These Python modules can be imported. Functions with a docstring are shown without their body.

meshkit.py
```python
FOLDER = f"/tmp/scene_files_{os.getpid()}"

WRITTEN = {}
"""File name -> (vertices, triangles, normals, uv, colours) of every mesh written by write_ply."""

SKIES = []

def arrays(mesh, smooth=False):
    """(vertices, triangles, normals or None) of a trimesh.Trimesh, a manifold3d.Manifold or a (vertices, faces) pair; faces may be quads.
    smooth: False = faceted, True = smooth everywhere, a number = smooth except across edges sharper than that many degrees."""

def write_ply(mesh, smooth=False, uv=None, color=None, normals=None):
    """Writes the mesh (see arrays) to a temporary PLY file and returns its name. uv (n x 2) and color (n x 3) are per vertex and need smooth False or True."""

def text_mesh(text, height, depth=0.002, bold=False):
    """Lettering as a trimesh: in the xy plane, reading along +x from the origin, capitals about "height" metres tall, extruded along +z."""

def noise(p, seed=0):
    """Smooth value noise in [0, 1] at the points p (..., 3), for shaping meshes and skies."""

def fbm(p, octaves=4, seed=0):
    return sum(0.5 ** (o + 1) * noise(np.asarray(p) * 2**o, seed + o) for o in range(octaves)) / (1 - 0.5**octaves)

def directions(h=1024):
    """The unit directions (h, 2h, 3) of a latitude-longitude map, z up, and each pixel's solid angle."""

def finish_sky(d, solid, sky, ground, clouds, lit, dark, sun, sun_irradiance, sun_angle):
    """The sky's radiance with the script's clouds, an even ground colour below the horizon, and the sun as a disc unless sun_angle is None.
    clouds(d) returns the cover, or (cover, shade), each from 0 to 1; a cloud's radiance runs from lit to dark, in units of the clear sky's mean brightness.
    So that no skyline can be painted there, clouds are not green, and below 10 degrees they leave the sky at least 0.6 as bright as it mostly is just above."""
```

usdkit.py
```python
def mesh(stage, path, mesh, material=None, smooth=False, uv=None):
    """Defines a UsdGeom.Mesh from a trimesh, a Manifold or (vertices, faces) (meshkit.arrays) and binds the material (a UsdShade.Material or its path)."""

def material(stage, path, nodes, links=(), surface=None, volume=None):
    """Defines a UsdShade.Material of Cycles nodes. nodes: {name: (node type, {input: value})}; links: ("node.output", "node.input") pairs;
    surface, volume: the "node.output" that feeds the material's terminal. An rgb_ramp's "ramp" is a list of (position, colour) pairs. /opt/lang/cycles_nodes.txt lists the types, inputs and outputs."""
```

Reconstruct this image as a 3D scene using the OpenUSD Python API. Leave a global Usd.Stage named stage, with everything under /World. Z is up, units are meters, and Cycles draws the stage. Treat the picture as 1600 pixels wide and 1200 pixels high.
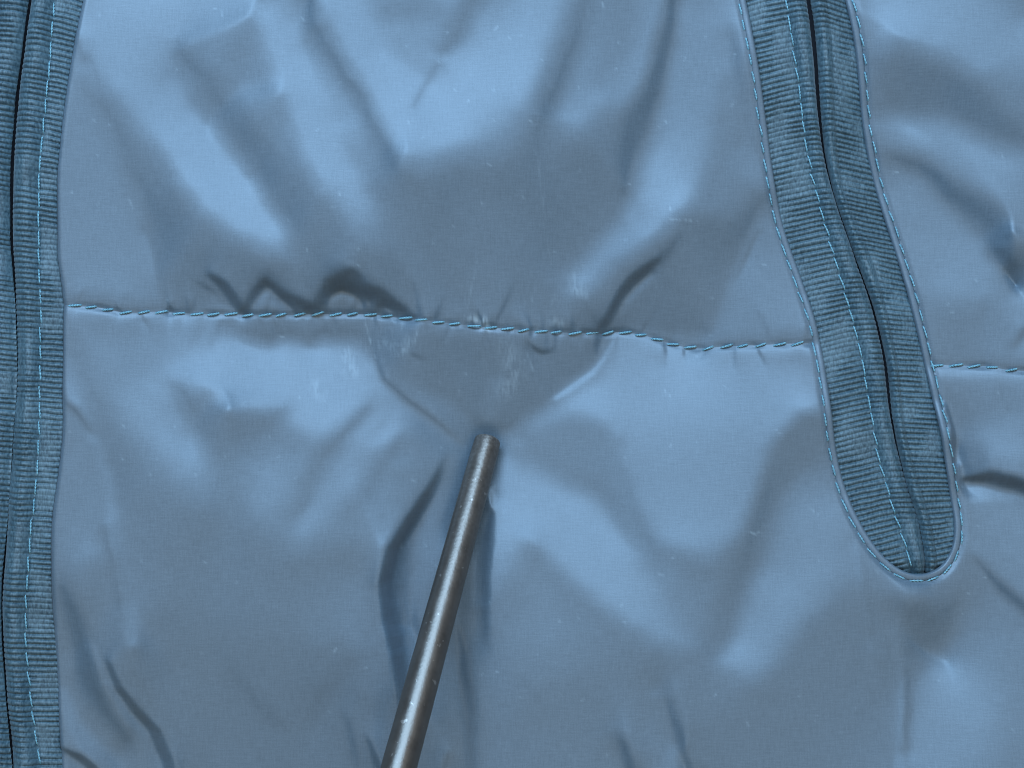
import math, random, zlib
import numpy as np, trimesh, usdkit, meshkit
from pxr import Usd, UsdGeom, UsdLux, UsdShade, Gf, Sdf, Vt

stage = Usd.Stage.CreateInMemory()
UsdGeom.SetStageUpAxis(stage, UsdGeom.Tokens.z)
UsdGeom.SetStageMetersPerUnit(stage, 1.0)
UsdGeom.Xform.Define(stage, '/World')
UsdGeom.Scope.Define(stage, '/World/Looks')

# ------------------------------------------------------------------ camera
# one unit of the drawing below is 0.1 mm of cloth; (800, 600) lies under the lens
MM = 1e-4
CAM_H = 0.30
cam = UsdGeom.Camera.Define(stage, '/World/camera')
cam.AddTranslateOp().Set(Gf.Vec3d(0, 0, CAM_H))
cam.CreateHorizontalApertureAttr(20.955)
cam.CreateVerticalApertureAttr(20.955 * 0.75)
cam.CreateFocalLengthAttr(20.955 * CAM_H / 0.160)
cam.CreateClippingRangeAttr(Gf.Vec2f(0.005, 50))
cam.CreateExposureAttr(0.08)

# ------------------------------------------------------------------ light
def look_at(prim, pos, target):
    pos, target = np.array(pos, float), np.array(target, float)
    z = pos - target; z /= np.linalg.norm(z)
    x = np.cross((0, 0, 1.0), z); x = x / np.linalg.norm(x) if np.linalg.norm(x) > 1e-6 else np.array((1.0, 0, 0))
    y = np.cross(z, x)
    m = Gf.Matrix4d(*x, 0, *y, 0, *z, 0, *pos, 1)
    UsdGeom.Xformable(prim).AddTransformOp().Set(m)

def rect(name, pos, w, h, inten, color, target=(0, 0, 0)):
    l = UsdLux.RectLight.Define(stage, '/World/' + name)
    l.CreateWidthAttr(w); l.CreateHeightAttr(h); l.CreateIntensityAttr(inten)
    l.CreateColorAttr(Gf.Vec3f(*color))
    look_at(l.GetPrim(), pos, target)
    return l
WIN = (-0.045, 0.235, 0.275)          # the middle of the window's light
rect('window_light', WIN, 0.34, 0.19, 9.8, (0.41, 0.69, 1.0))
rect('ceiling_light', (0.1, 0.1, 2.0), 5.0, 5.0, 0.90, (1.0, 0.91, 0.78))

# ------------------------------------------------------------------ materials
L = '/World/Looks/'
def nylon(path):
    return usdkit.material(stage, L + path, {
        'tc': ('geometry', {}),
        'wy': ('mapping', {'scale': (1, 1, 1)}),
        # fine plain weave: weft and warp threads
        'mp1': ('mapping', {'scale': (420, 4300, 1)}),
        'mp2': ('mapping', {'scale': (4600, 420, 1)}),
        'n1': ('noise_texture', {'scale': 1.0, 'detail': 2.0}),
        'n2': ('noise_texture', {'scale': 1.0, 'detail': 2.0}),
        'mp3': ('mapping', {'scale': (5200, 5200, 800)}),
        'n3': ('noise_texture', {'scale': 1.0, 'detail': 1.0}),
        'big': ('noise_texture', {'scale': 45.0, 'detail': 3.0}),
        'a1': ('math', {'math_type': 'add'}),
        'a2': ('math', {'math_type': 'add'}),
        'c1': ('rgb_ramp', {'ramp': [(0.25, (0.066, 0.104, 0.142)), (0.75, (0.118, 0.174, 0.230))]}),
        'a3': ('math', {'math_type': 'multiply', 'value2': 0.3333}),
        'wear': ('attribute', {'attribute': 'wear'}),
        'mx': ('mix_color', {'blend_type': 'mix', 'b': (0.42, 0.58, 0.70)}),
        'bp': ('bump', {'strength': 0.24, 'distance': 0.00010}),
        'rr': ('map_range', {'from_min': 0.3, 'from_max': 0.7, 'to_min': 0.37, 'to_max': 0.43}),
        'p': ('principled_bsdf', {'roughness': 0.43, 'specular_ior_level': 0.62, 'specular_tint': (0.80, 0.90, 1.0),
              'sheen_weight': 0.10, 'sheen_roughness': 0.4, 'sheen_tint': (0.8, 0.85, 1.0)}),
    }, [('tc.position', 'mp1.vector'), ('tc.position', 'mp2.vector'), ('tc.position', 'mp3.vector'), ('tc.position', 'big.vector'),
        ('mp1.vector', 'n1.vector'), ('mp2.vector', 'n2.vector'), ('mp3.vector', 'n3.vector'),
        ('n1.fac', 'a1.value1'), ('n2.fac', 'a1.value2'), ('a1.value', 'a2.value1'), ('n3.fac', 'a2.value2'),
        ('a2.value', 'a3.value1'), ('a3.value', 'c1.fac'), ('c1.color', 'mx.a'), ('wear.fac', 'mx.fac'), ('mx.result', 'p.base_color'),
        ('a3.value', 'bp.height'), ('bp.normal', 'p.normal'), ('big.fac', 'rr.value'), ('rr.result', 'p.roughness')],
        surface='p.BSDF')
M_NYLON = nylon('nylon')
RTAB = [[33, 32, 30, 29, 29, 28, 27, 27, 28, 28, 28, 29, 30], [35, 34, 32, 31, 30, 29, 29, 29, 29, 29, 30, 30, 30], [38, 37, 36, 35, 35, 34, 34, 34, 32, 32, 32, 32, 32], [41, 41, 40, 42, 43, 44, 45, 43, 39, 37, 35, 35, 35], [46, 46, 48, 51, 55, 61, 65, 59, 51, 45, 41, 39, 38], [52, 52, 57, 62, 71, 81, 83, 79, 67, 56, 48, 44, 42], [57, 60, 64, 74, 88, 100, 100, 93, 82, 67, 55, 50, 48], [63, 66, 72, 82, 105, 152, 149, 116, 90, 72, 62, 56, 53], [69, 72, 79, 88, 112, 176, 192, 134, 92, 76, 67, 61, 58], [74, 77, 83, 91, 103, 118, 127, 112, 91, 79, 72, 67, 62], [78, 81, 87, 91, 97, 102, 104, 98, 89, 82, 76, 70, 66], [82, 85, 89, 92, 95, 96, 96, 93, 87, 83, 78, 74, 69], [86, 89, 91, 93, 94, 95, 94, 92, 89, 84, 80, 76, 73]]
ITERS, K0, W0, CP, STIFF, FLAT, HP, DEBUG = 150, 700, 0.05, 0.10, 9e-8, 0.10, 0.22, False
# ------------------------------------------------------------------ the folds of the cloth
# Grid over the cloth, 2.5 drawing units apart (y down, as drawn; world y up)
GX0, GX1, GY0, GY1, GS = -180, 1780, -160, 1360, 2.5
gx = np.arange(GX0, GX1 + .1, GS); gy = np.arange(GY0, GY1 + .1, GS)
NX, NY = len(gx), len(gy)
PX, PY = np.meshgrid(gx, gy)

def seg_dist(X, Y, pts, closed=False):
    """distance to a polyline and the half width carried along it"""
    pts = np.asarray(pts, float)
    if pts.shape[1] == 2:
        pts = np.hstack([pts, np.zeros((len(pts), 1))])
    if closed:
        pts = np.vstack([pts, pts[:1]])
    best = np.full(X.shape, 1e9); wid = np.zeros(X.shape)
    for (x0, y0, w0), (x1, y1, w1) in zip(pts[:-1], pts[1:]):
        dx, dy = x1 - x0, y1 - y0
        t = np.clip(((X - x0) * dx + (Y - y0) * dy) / max(dx * dx + dy * dy, 1e-9), 0, 1)
        d = np.hypot(X - x0 - t * dx, Y - y0 - t * dy)
        w = w0 + (w1 - w0) * t
        m = d - w < best - wid
        best = np.where(m, d, best); wid = np.where(m, w, wid)
    return best, wid

def inside(X, Y, pts):
    pts = np.asarray(pts, float); c = np.zeros(X.shape, bool)
    for (x0, y0), (x1, y1) in zip(pts, np.roll(pts, -1, 0)):
        if y0 == y1: continue
        c ^= ((y0 > Y) != (y1 > Y)) & (X < (x1 - x0) * (Y - y0) / (y1 - y0) + x0)
    return c

def smooth(t):
    t = np.clip(t, 0, 1); return t * t * (3 - 2 * t)

WARP = np.stack([meshkit.fbm(np.stack([PX / 60, PY / 60, PX * 0], -1), 3, 5), meshkit.fbm(np.stack([PX / 60, PY / 60, PX * 0], -1), 3, 9)]) - 0.5

def paint(F, kind, v, soft, pts, op=1.0):
    pts = np.asarray(pts, float)
    pad = soft + (pts[:, 2].max() if pts.shape[1] == 3 else 0) + 12
    i0, i1 = np.searchsorted(gx, [pts[:, 0].min() - pad, pts[:, 0].max() + pad])
    j0, j1 = np.searchsorted(gy, [pts[:, 1].min() - pad, pts[:, 1].max() + pad])
    if i1 <= i0 or j1 <= j0: return
    wob = min(soft, 24) * 0.9
    X = PX[j0:j1, i0:i1] + WARP[0, j0:j1, i0:i1] * wob; Y = PY[j0:j1, i0:i1] + WARP[1, j0:j1, i0:i1] * wob
    if kind == 'P':
        d, _ = seg_dist(X, Y, pts, True)
        d = np.where(inside(X, Y, pts), d, -d)
        a = smooth((d + soft) / (2 * soft))
    else:
        d, w = seg_dist(X, Y, pts)
        fade = np.minimum(1, (w + 0.5) / 3.0)
        a = smooth((w - d + soft) / (2 * soft)) * fade
    F[j0:j1, i0:i1] += (v - F[j0:j1, i0:i1]) * a * op

# Each fold: how far its face leans to the window (+) or away from it (-), the softness of its edge, its outline.
FOLDS = [
 ('P', -.36, 80, [(60,900),(250,880),(600,930),(640,1100),(620,1360),(60,1360)]),
 # --- upper panel
 ('P', .50, 60, [(60,-160),(1250,-160),(1250,60),(1000,140),(800,230),(560,240),(300,120),(80,120)]),
 ('P', .42, 40, [(90,120),(200,120),(220,240),(235,330),(230,470),(90,480)]),
 ('P', .85, 26, [(125,-40),(290,-40),(268,60),(258,110),(300,165),(352,225),(408,300),(452,368),(452,415),(405,392),(345,345),(290,285),(245,232),(205,180),(160,120),(120,80)]),
 ('P', .15, 45, [(300,40),(400,20),(440,120),(470,200),(440,260),(360,150),(290,110)]),
 ('S', -.22, 24, [(280,80,14),(315,125,18),(370,190,22),(420,265,26),(455,330,24),(475,380,26)]),
 ('S', .78, 22, [(425,20,16),(460,120,22),(490,195,26),(525,265,30),(565,335,20),(598,405,5)]),
 ('S', -.26, 18, [(482,0,12),(505,65,14),(552,138,15),(592,205,15),(622,265,18),(650,330,22)]),
 ('P', .78, 26, [(508,-40),(560,-40),(580,60),(625,130),(640,190),(640,250),(600,190),(560,120),(530,70)]),
 ('P', .70, 40, [(650,160),(760,60),(830,-20),(860,60),(800,160),(730,235),(670,250)]),
 ('S', .0, 14, [(745,-10,14),(712,42,15),(692,75,6)]),
 ('S', .1, 11, [(682,102,3),(645,168,3)]),
 ('S', .2, 22, [(600,10,14),(680,20,10)]),
 ('S', -.33, 24, [(930,-40,14),(895,55,18),(862,140,20),(838,205,20),(835,260,18)]),
 ('P', .10, 30, [(925,-40),(1010,-40),(1000,60),(960,150),(900,160),(910,80)]),
 ('P', -.22, 45, [(600,300),(700,250),(800,240),(1000,180),(1010,230),(960,340),(880,430),(880,500),(600,490),(570,420)]),
 ('S', .32, 22, [(925,150,10),(895,175,12)]),
 ('S', -.38, 14, [(1062,-30,14),(1042,60,18),(1025,130,20),(1000,190,22),(985,240,18),(975,290,14)]),
 ('P', .72, 26, [(1078,10),(1125,20),(1140,100),(1125,200),(1095,300),(1060,335),(1005,372),(965,410),(935,455),(895,445),(890,425),(935,395),(985,345),(1012,270),(1045,185),(1062,90)]),
 ('P', .15, 25, [(1130,120),(1150,190),(1175,270),(1170,330),(1080,330),(1110,270),(1130,200)]),
 ('S', -.12, 16, [(1142,55,10),(1158,110,14),(1172,170,14),(1186,235,12)]),
 ('S', .66, 9, [(1140,140,2),(1155,205,5),(1170,240,7),(1190,270,8),(1207,300,3)]),
 ('S', .80, 6, [(1165,228,3),(1185,262,5),(1198,290,3)]),
 ('P', -.28, 22, [(955,440),(1015,375),(1075,338),(1150,338),(1205,306),(1185,360),(1160,400),(1140,450),(1125,535),(1050,525),(975,515),(925,500)]),
 ('P', .60, 12, [(1212,310),(1245,420),(1278,545),(1200,545),(1120,535),(1140,500),(1152,460),(1166,410),(1182,365)]),
 ('S', .12, 3, [(1188,352,1),(1168,395,2.5),(1152,432,2.5),(1140,470,2.5),(1128,515,1.5)]),
 ('S', -.38, 4, [(1192,358,2),(1174,396,3),(1160,430,2)]),
 ('P', .32, 28, [(1170,430),(1200,480),(1240,540),(1150,540),(1150,490)]),
 ('S', -.1, 6, [(1195,490,2),(1215,535,3)]),
 # left wedge above the seam
 ('P', -.26, 32, [(190,250),(230,265),(270,310),(330,375),(400,405),(470,400),(640,420),(640,480),(300,480),(232,470),(230,380),(205,310)]),
 ('S', .7, 5, [(222,365,2),(230,420,4),(236,472,2)]),
 ('S', .1, 4, [(139,60,1),(148,110,2),(158,150,2),(168,190,1)]),
 ('S', .62, 5, [(146,60,1),(156,110,2),(166,150,2)]),
 ('S', -.05, 12, [(122,60,6),(128,90,8)]),
 ('P', -.10, 24, [(140,150),(175,155),(205,220),(200,260),(170,230)]),
 # dark puckers above the seam, left
 ('S', -.7, 5, [(300,437,1),(318,448,2.5),(330,456,2)]),
 ('S', -.55, 11, [(330,432,2),(358,464,6),(375,488,5),(392,462,6),(414,434,8),(440,456,9),(487,478,9),(505,458,12),(530,432,17),(560,446,15),(592,458,12),(615,474,9),(640,490,4)]),
 ('S', -1.1, 6, [(325,430,2),(345,445,5),(360,466,6),(373,489,4)]),
 ('S', -.95, 7, [(375,489,4),(388,468,4),(400,450,3),(414,435,1)]),
 ('S', -1.3, 7, [(416,440,1),(436,461,6),(455,471,8),(487,483,4)]),
 ('S', -1.3, 9, [(490,487,2),(503,467,6),(520,446,9),(548,434,11)]),
 ('S', -1.4, 8, [(535,440,8),(560,455,6),(590,463,9),(612,478,7),(636,491,2)]),
 ('S', -.8, 4, [(558,458,3),(570,482,2)]),
 ('S', -1.0, 5, [(600,466,5),(583,484,5)]),
 ('S', .40, 6, [(500,487,1),(516,466,4),(530,459,5),(548,466,4),(562,480,2)]),
 ('S', .35, 5, [(390,488,1),(404,466,3),(416,453,4),(430,468,3),(446,480,2)]),
 ('S', .25, 5, [(585,489,1),(600,484,3),(618,490,2)]),
 ('S', .2, 6, [(320,478,3),(345,480,3),(362,486,2)]),
 ('S', .2, 6, [(400,480,3),(420,470,6),(450,485,4)]),
 ('S', -.55, 4, [(646,440,2),(652,462,3),(654,482,2)]),
 ('S', -.55, 5, [(668,482,5)]), ('S', -.55, 4, [(692,463,1.5),(689,490,2.5)]),
 ('S', -.65, 4, [(803,440,1),(790,470,2.5),(774,500,3)]),
 ('S', -.45, 4, [(845,475,1.5),(844,490,2)]),
 ('S', -.75, 4, [(918,468,1),(928,492,2.5),(936,512,2.5)]),
 # the long crease running down to the seam
 ('S', -.55, 12, [(1062,372,2),(1040,392,7),(1018,408,9),(1000,425,7)]),
 ('S', -1.4, 5, [(1030,402,2),(1008,420,5.5),(990,436,6),(974,455,5),(960,480,4),(948,508,3.5)]),
 ('S', .1, 6, [(1020,428,3),(1000,447,4),(985,465,4),(972,490,2)]),
 # --- lower panel
 ('P', .32, 50, [(90,495),(300,500),(330,600),(320,760),(200,700),(90,620)]),
 ('P', .62, 22, [(300,545),(345,512),(380,530),(420,535),(440,522),(465,536),(500,528),(545,530),(575,565),(600,620),(640,680),(640,720),(560,700),(500,690),(420,650),(350,645),(270,600),(250,640),(230,600)]),
 ('P', -.30, 14, [(348,500),(420,502),(640,505),(650,560),(575,545),(548,526),(505,526),(482,542),(462,536),(442,520),(418,532),(385,530)]),
 ('S', .55, 8, [(325,500,2),(305,545,4),(285,590,3)]),
 ('S', -.1, 22, [(115,530,4),(135,580,8),(160,650,10),(195,720,20)]),
 ('P', -.20, 24, [(268,598),(290,596),(345,628),(400,640),(440,640),(420,700),(390,760),(340,730),(305,680),(282,640)]),
 ('S', .42, 22, [(205,625,14),(250,670,20),(295,725,22),(325,780,14)]),
 ('P', -.22, 60, [(180,720),(280,770),(400,740),(520,800),(600,860),(600,980),(180,960)]),
 ('P', .25, 40, [(380,720),(470,690),(560,700),(640,720),(560,790),(470,850),(400,800)]),
 ('S', -.12, 18, [(572,632,8),(545,665,12),(510,705,14),(480,750,16),(465,800,16)]),
 ('S', .30, 16, [(600,650,10),(565,690,14),(530,735,14),(500,780,12),(480,830,8)]),
 ('S', -.12, 18, [(625,690,8),(590,740,14),(550,800,18)]),
 # the flat triangle between the seam and the rod
 ('P', -.30, 16, [(572,512),(978,515),(950,556),(900,602),(842,640),(795,676),(742,676),(705,640),(655,618),(610,592),(588,560)]),
 ('P', -.12, 30, [(650,640),(700,655),(740,690),(735,740),(680,740),(630,700)]),
 ('S', -.50, 5, [(576,535,1.5),(584,560,2.5),(597,592,3.5),(640,630,4),(690,668,4),(720,696,2)]),
 ('S', -.5, 6, [(712,610,1),(728,645,2.5),(745,672,3)]),
 ('S', -.45, 6, [(826,620,1),(808,648,2),(792,672,3)]),
 ('S', .0, 12, [(770,600,6),(765,650,8)]),
 ('S', -.9, 4, [(828,533,2),(838,545,4),(850,550,3),(866,546,1.5)]),
 ('S', -.6, 5, [(641,553,3),(654,557,3)]),
 ('S', -.5, 3, [(757,535,1),(745,560,2)]),
 ('S', -.5, 3, [(616,530,1),(610,548,1.5)]),
 ('P', .58, 24, [(968,522),(1100,540),(1285,550),(1300,640),(1245,650),(1210,690),(1185,780),(1160,840),(1110,870),(1020,850),(980,780),(965,690),(900,660),(840,668),(880,625),(935,580),(955,545)]),
 ('S', .75, 4, [(965,528,2),(950,555,3),(930,580,4),(900,604,4),(870,622,3)]),
 ('P', .75, 40, [(980,580),(1120,570),(1150,640),(1060,700),(1000,680)]),
 ('S', .35, 14, [(1030,552,8),(1045,568,6)]),
 ('P', .04, 24, [(838,668),(895,650),(955,658),(975,700),(982,752),(930,752),(870,740),(835,700)]),
 ('S', .06, 14, [(968,690,6),(978,750,10),(990,800,14),(1015,860,14),(1060,910,14),(1100,960,18)]),
 ('S', .2, 12, [(792,690,8),(815,700,8)]),
 # right of the rod
 ('P', .60, 24, [(785,720),(850,742),(930,790),(990,850),(1030,915),(1055,965),(1072,1008),(1030,1005),(960,955),(890,895),(845,850),(815,850),(800,900),(775,920),(772,850),(780,790)]),
 ('P', .0, 40, [(780,930),(830,880),(900,950),(960,1010),(940,1100),(860,1150),(780,1100)]),
 ('S', -.55, 8, [(768,770,3),(764,850,7),(758,910,9),(756,960,9),(760,1005,3)]),
 ('S', .20, 4, [(774,790,2),(774,880,3),(773,980,2)]),
 ('S', .2, 12, [(735,880,8),(742,940,8)]),
 ('S', -.50, 9, [(716,985,3),(728,1040,9),(737,1110,10),(738,1200,8),(738,1300,8)]),
 ('S', .05, 9, [(705,1040,5),(705,1120,8),(700,1200,10)]),
 ('S', -.7, 8, [(700,1180,3),(690,1230,8)]),
 # shade band and tongue, right of the middle
 ('P', -.24, 15, [(1250,645),(1315,640),(1312,705),(1262,740),(1225,780),(1205,850),(1178,910),(1162,985),(1128,990),(1110,950),(1140,900),(1163,840),(1182,775),(1205,700)]),
 ('P', .30, 30, [(1225,790),(1260,750),(1330,790),(1340,900),(1290,960),(1240,980),(1210,940),(1200,870)]),
 ('P', .44, 18, [(1172,905),(1205,880),(1250,930),(1232,985),(1208,1040),(1180,1064),(1152,1058),(1120,1025),(1150,990),(1165,950)]),
 ('S', .25, 4, [(1265,800,1),(1290,840,2.5),(1310,870,1)]),
 ('P', -.20, 50, [(800,1040),(1000,1020),(1130,1075),(1210,1060),(1250,960),(1300,940),(1370,1000),(1380,1360),(700,1360),(760,1100)]),
 ('S', .45, 14, [(1025,1085,8),(1035,1140,12),(1040,1220,12)]),
 ('S', -.75, 22, [(1040,1090,3),(1060,1140,8),(1075,1210,12),(1080,1290,10)]),
 ('S', -.8, 18, [(970,1160,10),(985,1210,14)]),
 # left of the rod
 ('S', -.14, 14, [(625,740,6),(650,760,8)]),
 ('S', -.75, 7, [(695,715,1),(676,755,4),(655,795,6)]),
 ('S', .15, 16, [(690,770,6),(665,830,12),(655,900,14),(655,960,10)]),
 ('S', -.02, 7, [(625,830,2),(594,880,4),(586,930,5),(594,980,5),(606,1050,5),(615,1100,4)]),
 ('P', .0, 22, [(545,900),(585,930),(598,1000),(610,1080),(570,1060),(540,980)]),
 ('S', -.55, 22, [(660,775,4),(634,830,12),(622,915,20),(630,990,20),(636,1090,12)]),
 ('S', -.8, 8, [(664,772,2),(636,815,7),(612,860,11),(605,915,14),(612,965,12),(622,1020,9),(630,1090,6)]),
 ('S', -.5, 24, [(545,1035,6),(525,1065,12),(500,1095,14),(492,1120,8)]),
 ('S', -.6, 9, [(545,1120,4),(555,1170,9),(565,1240,9)]),
 ('S', -.95, 6, [(577,1150,2),(588,1185,7),(600,1230,8)]),
 ('S', -.15, 26, [(480,900,14),(500,980,14)]),
 # lower left
 ('P', .08, 22, [(95,700),(140,690),(165,760),(170,860),(100,870)]),
 ('S', .6, 8, [(102,560,4),(108,600,8),(125,640,6),(150,690,3)]),
 ('S', -.55, 8, [(104,627,2),(120,640,5),(136,664,4),(147,680,1.5)]),
 ('S', .35, 9, [(146,680,3),(160,720,5),(172,770,6),(184,830,5),(194,880,5),(206,940,6),(214,1000,6)]),
 ('S', -.45, 14, [(170,830,3),(178,870,6),(188,930,6)]),
 ('S', -.75, 22, [(108,920,6),(122,985,14),(138,1045,20),(165,1100,22),(200,1150,18)]),
 ('S', -.05, 9, [(150,1000,2),(172,1060,4),(200,1100,7),(228,1150,9),(245,1220,9)]),
 ('S', -1.15, 7, [(176,1030,2),(192,1075,6),(215,1105,8),(242,1140,10),(262,1190,10),(280,1260,10)]),
 ('S', -.5, 14, [(215,1050,6),(235,1080,8),(250,1115,6)]),
 ('S', .05, 10, [(98,1080,5),(115,1125,8),(145,1165,8),(175,1210,8)]),
 ('S', -1.1, 6, [(100,1165,3),(125,1178,7),(150,1198,8),(175,1240,8)]),
 ('S', -.55, 18, [(360,1045,2),(390,1075,5),(412,1110,7),(435,1130,3)]),
 # --- right panel
 ('P', .25, 40, [(1320,-160),(1780,-160),(1780,700),(1480,620),(1420,400)]),
 ('P', .65, 30, [(1370,-60),(1500,-60),(1580,20),(1620,60),(1620,140),(1540,110),(1450,50),(1380,40)]),
 ('P', -.2, 24, [(1560,-60),(1700,-60),(1700,40),(1600,20)]),
 ('P', -.26, 24, [(1368,90),(1410,70),(1480,90),(1545,130),(1610,200),(1640,240),(1560,225),(1480,180),(1375,168)]),
 ('S', .34, 18, [(1380,190,10),(1440,195,12),(1510,215,14),(1570,255,14),(1640,280,14)]),
 ('S', -.42, 20, [(1410,240,8),(1455,252,14),(1495,290,18),(1545,335,22),(1590,380,22),(1640,430,20)]),
 ('S', -1.0, 16, [(1572,395,8),(1586,415,14),(1598,440,10)]),
 ('P', .62, 22, [(1385,270),(1420,290),(1470,350),(1520,400),(1560,450),(1545,475),(1490,440),(1430,360),(1395,310)]),
 ('P', -.05, 24, [(1440,470),(1500,480),(1545,490),(1545,560),(1460,560)]),
 ('P', .25, 16, [(1555,470),(1650,500),(1650,560),(1560,560)]),
 ('S', .6, 4, [(1550,465,1.5),(1548,500,2.5),(1550,560,2.5),(1552,600,2.5),(1544,650,1)]),
 ('S', -.35, 9, [(1590,540,3),(1605,520,8)]),
 ('P', .20, 24, [(1475,580),(1545,585),(1550,620),(1500,640)]),
 ('P', .28, 22, [(1530,640),(1620,620),(1680,700),(1600,725),(1540,715),(1515,680)]),
 ('S', -.05, 8, [(1560,590,2),(1578,640,4)]),
 ('S', -.6, 10, [(1466,605,3),(1480,640,6),(1492,680,9),(1500,725,12),(1512,765,9)]),
 ('S', .15, 9, [(1518,690,4),(1525,720,5)]),
 ('S', -1.25, 9, [(1518,752,4),(1545,745,10),(1580,755,11),(1620,766,9)]),
 ('S', .1, 10, [(1520,775,4),(1535,785,6)]),
 ('P', .10, 30, [(1510,790),(1620,790),(1700,900),(1600,940),(1540,870)]),
 ('S', -.55, 9, [(1525,872,2),(1552,905,6),(1585,935,8),(1620,965,8)]),
 ('P', -.6, 22, [(1388,935),(1440,928),(1500,932),(1508,985),(1485,1030),(1440,1038),(1405,1000)]),
 ('P', .28, 34, [(1400,1060),(1450,1045),(1500,1010),(1520,950),(1560,1000),(1555,1100),(1520,1220),(1420,1220)]),
 ('S', .0, 20, [(1590,1000,10),(1580,1100,18),(1590,1220,14)]),
 ('S', .9, 5, [(1334,850,1),(1342,900,2.5),(1350,960,2.5),(1360,1010,3),(1375,1030,1)]),
 ('S', -.4, 9, [(1346,870,1),(1352,930,3),(1362,985,3)]),
 ('S', .9, 5, [(1385,960,1),(1394,990,3),(1404,1040,3),(1404,1100,3),(1398,1160,4),(1392,1230,4)]),
 ('S', -.45, 14, [(1415,1040,3),(1414,1100,6),(1408,1160,6)]),
 ('S', -.2, 12, [(1375,1030,4),(1378,1070,8)]),
]

# steep sides of upright folds: which way they lean (+ right)
LEANS = [
 ('S', 1.1, 8, [(690,725,1),(676,755,4),(655,795,6),(636,815,8),(614,860,13),(608,915,17),(615,965,15),(624,1020,13),(630,1090,9)]),
 ('S', -.6, 8, [(768,770,3),(764,850,7),(758,910,9),(756,960,9),(760,1005,3)]),
 ('S', -.6, 9, [(716,985,3),(728,1040,9),(737,1110,10),(738,1200,8),(738,1300,8)]),
 ('S', .7, 10, [(1466,605,3),(1480,640,6),(1492,680,9),(1500,725,12),(1512,765,9)]),
 ('S', .6, 9, [(176,1030,2),(192,1075,6),(215,1105,8),(242,1140,10),(262,1190,10),(280,1260,10)]),
 ('S', .4, 22, [(108,920,6),(122,985,14),(138,1045,20),(165,1100,22)]),
 ('S', .3, 14, [(1062,-30,14),(1042,60,18),(1025,130,20),(1000,190,22),(985,240,18)]),
 ('S', .3, 20, [(930,-40,14),(895,55,18),(862,140,20),(838,205,20)]),
]
# seams and edges as drawn
SEAM = np.array([(60,470),(100,476),(150,480),(197,488),(240,486),(300,489),(375,490),(430,491),(490,489),(560,489),(620,495),(690,503),(760,510),(830,515),(890,518),(945,519),(975,516),(1010,521),(1050,533),(1095,543),(1140,540),(1190,538),(1240,536),(1285,535)], float)
SEAM2 = np.array([(1440,566),(1465,569),(1510,571),(1545,572),(1575,577),(1640,582),(1790,590)], float)

from scipy.interpolate import PchipInterpolator
def seam_y(x):
    xs = np.concatenate([SEAM[:, 0], SEAM2[:, 0]]); ys = np.concatenate([SEAM[:, 1], SEAM2[:, 1]])
    return PchipInterpolator(np.concatenate([[-400], xs, [2400]]), np.concatenate([[455], ys, [600]]))(x)

# how brightly a face answers the window for each lean (rows: towards it, columns: across), from -1.2 to 1.2
RESP = np.array(RTAB, float) / 100.0

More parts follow.
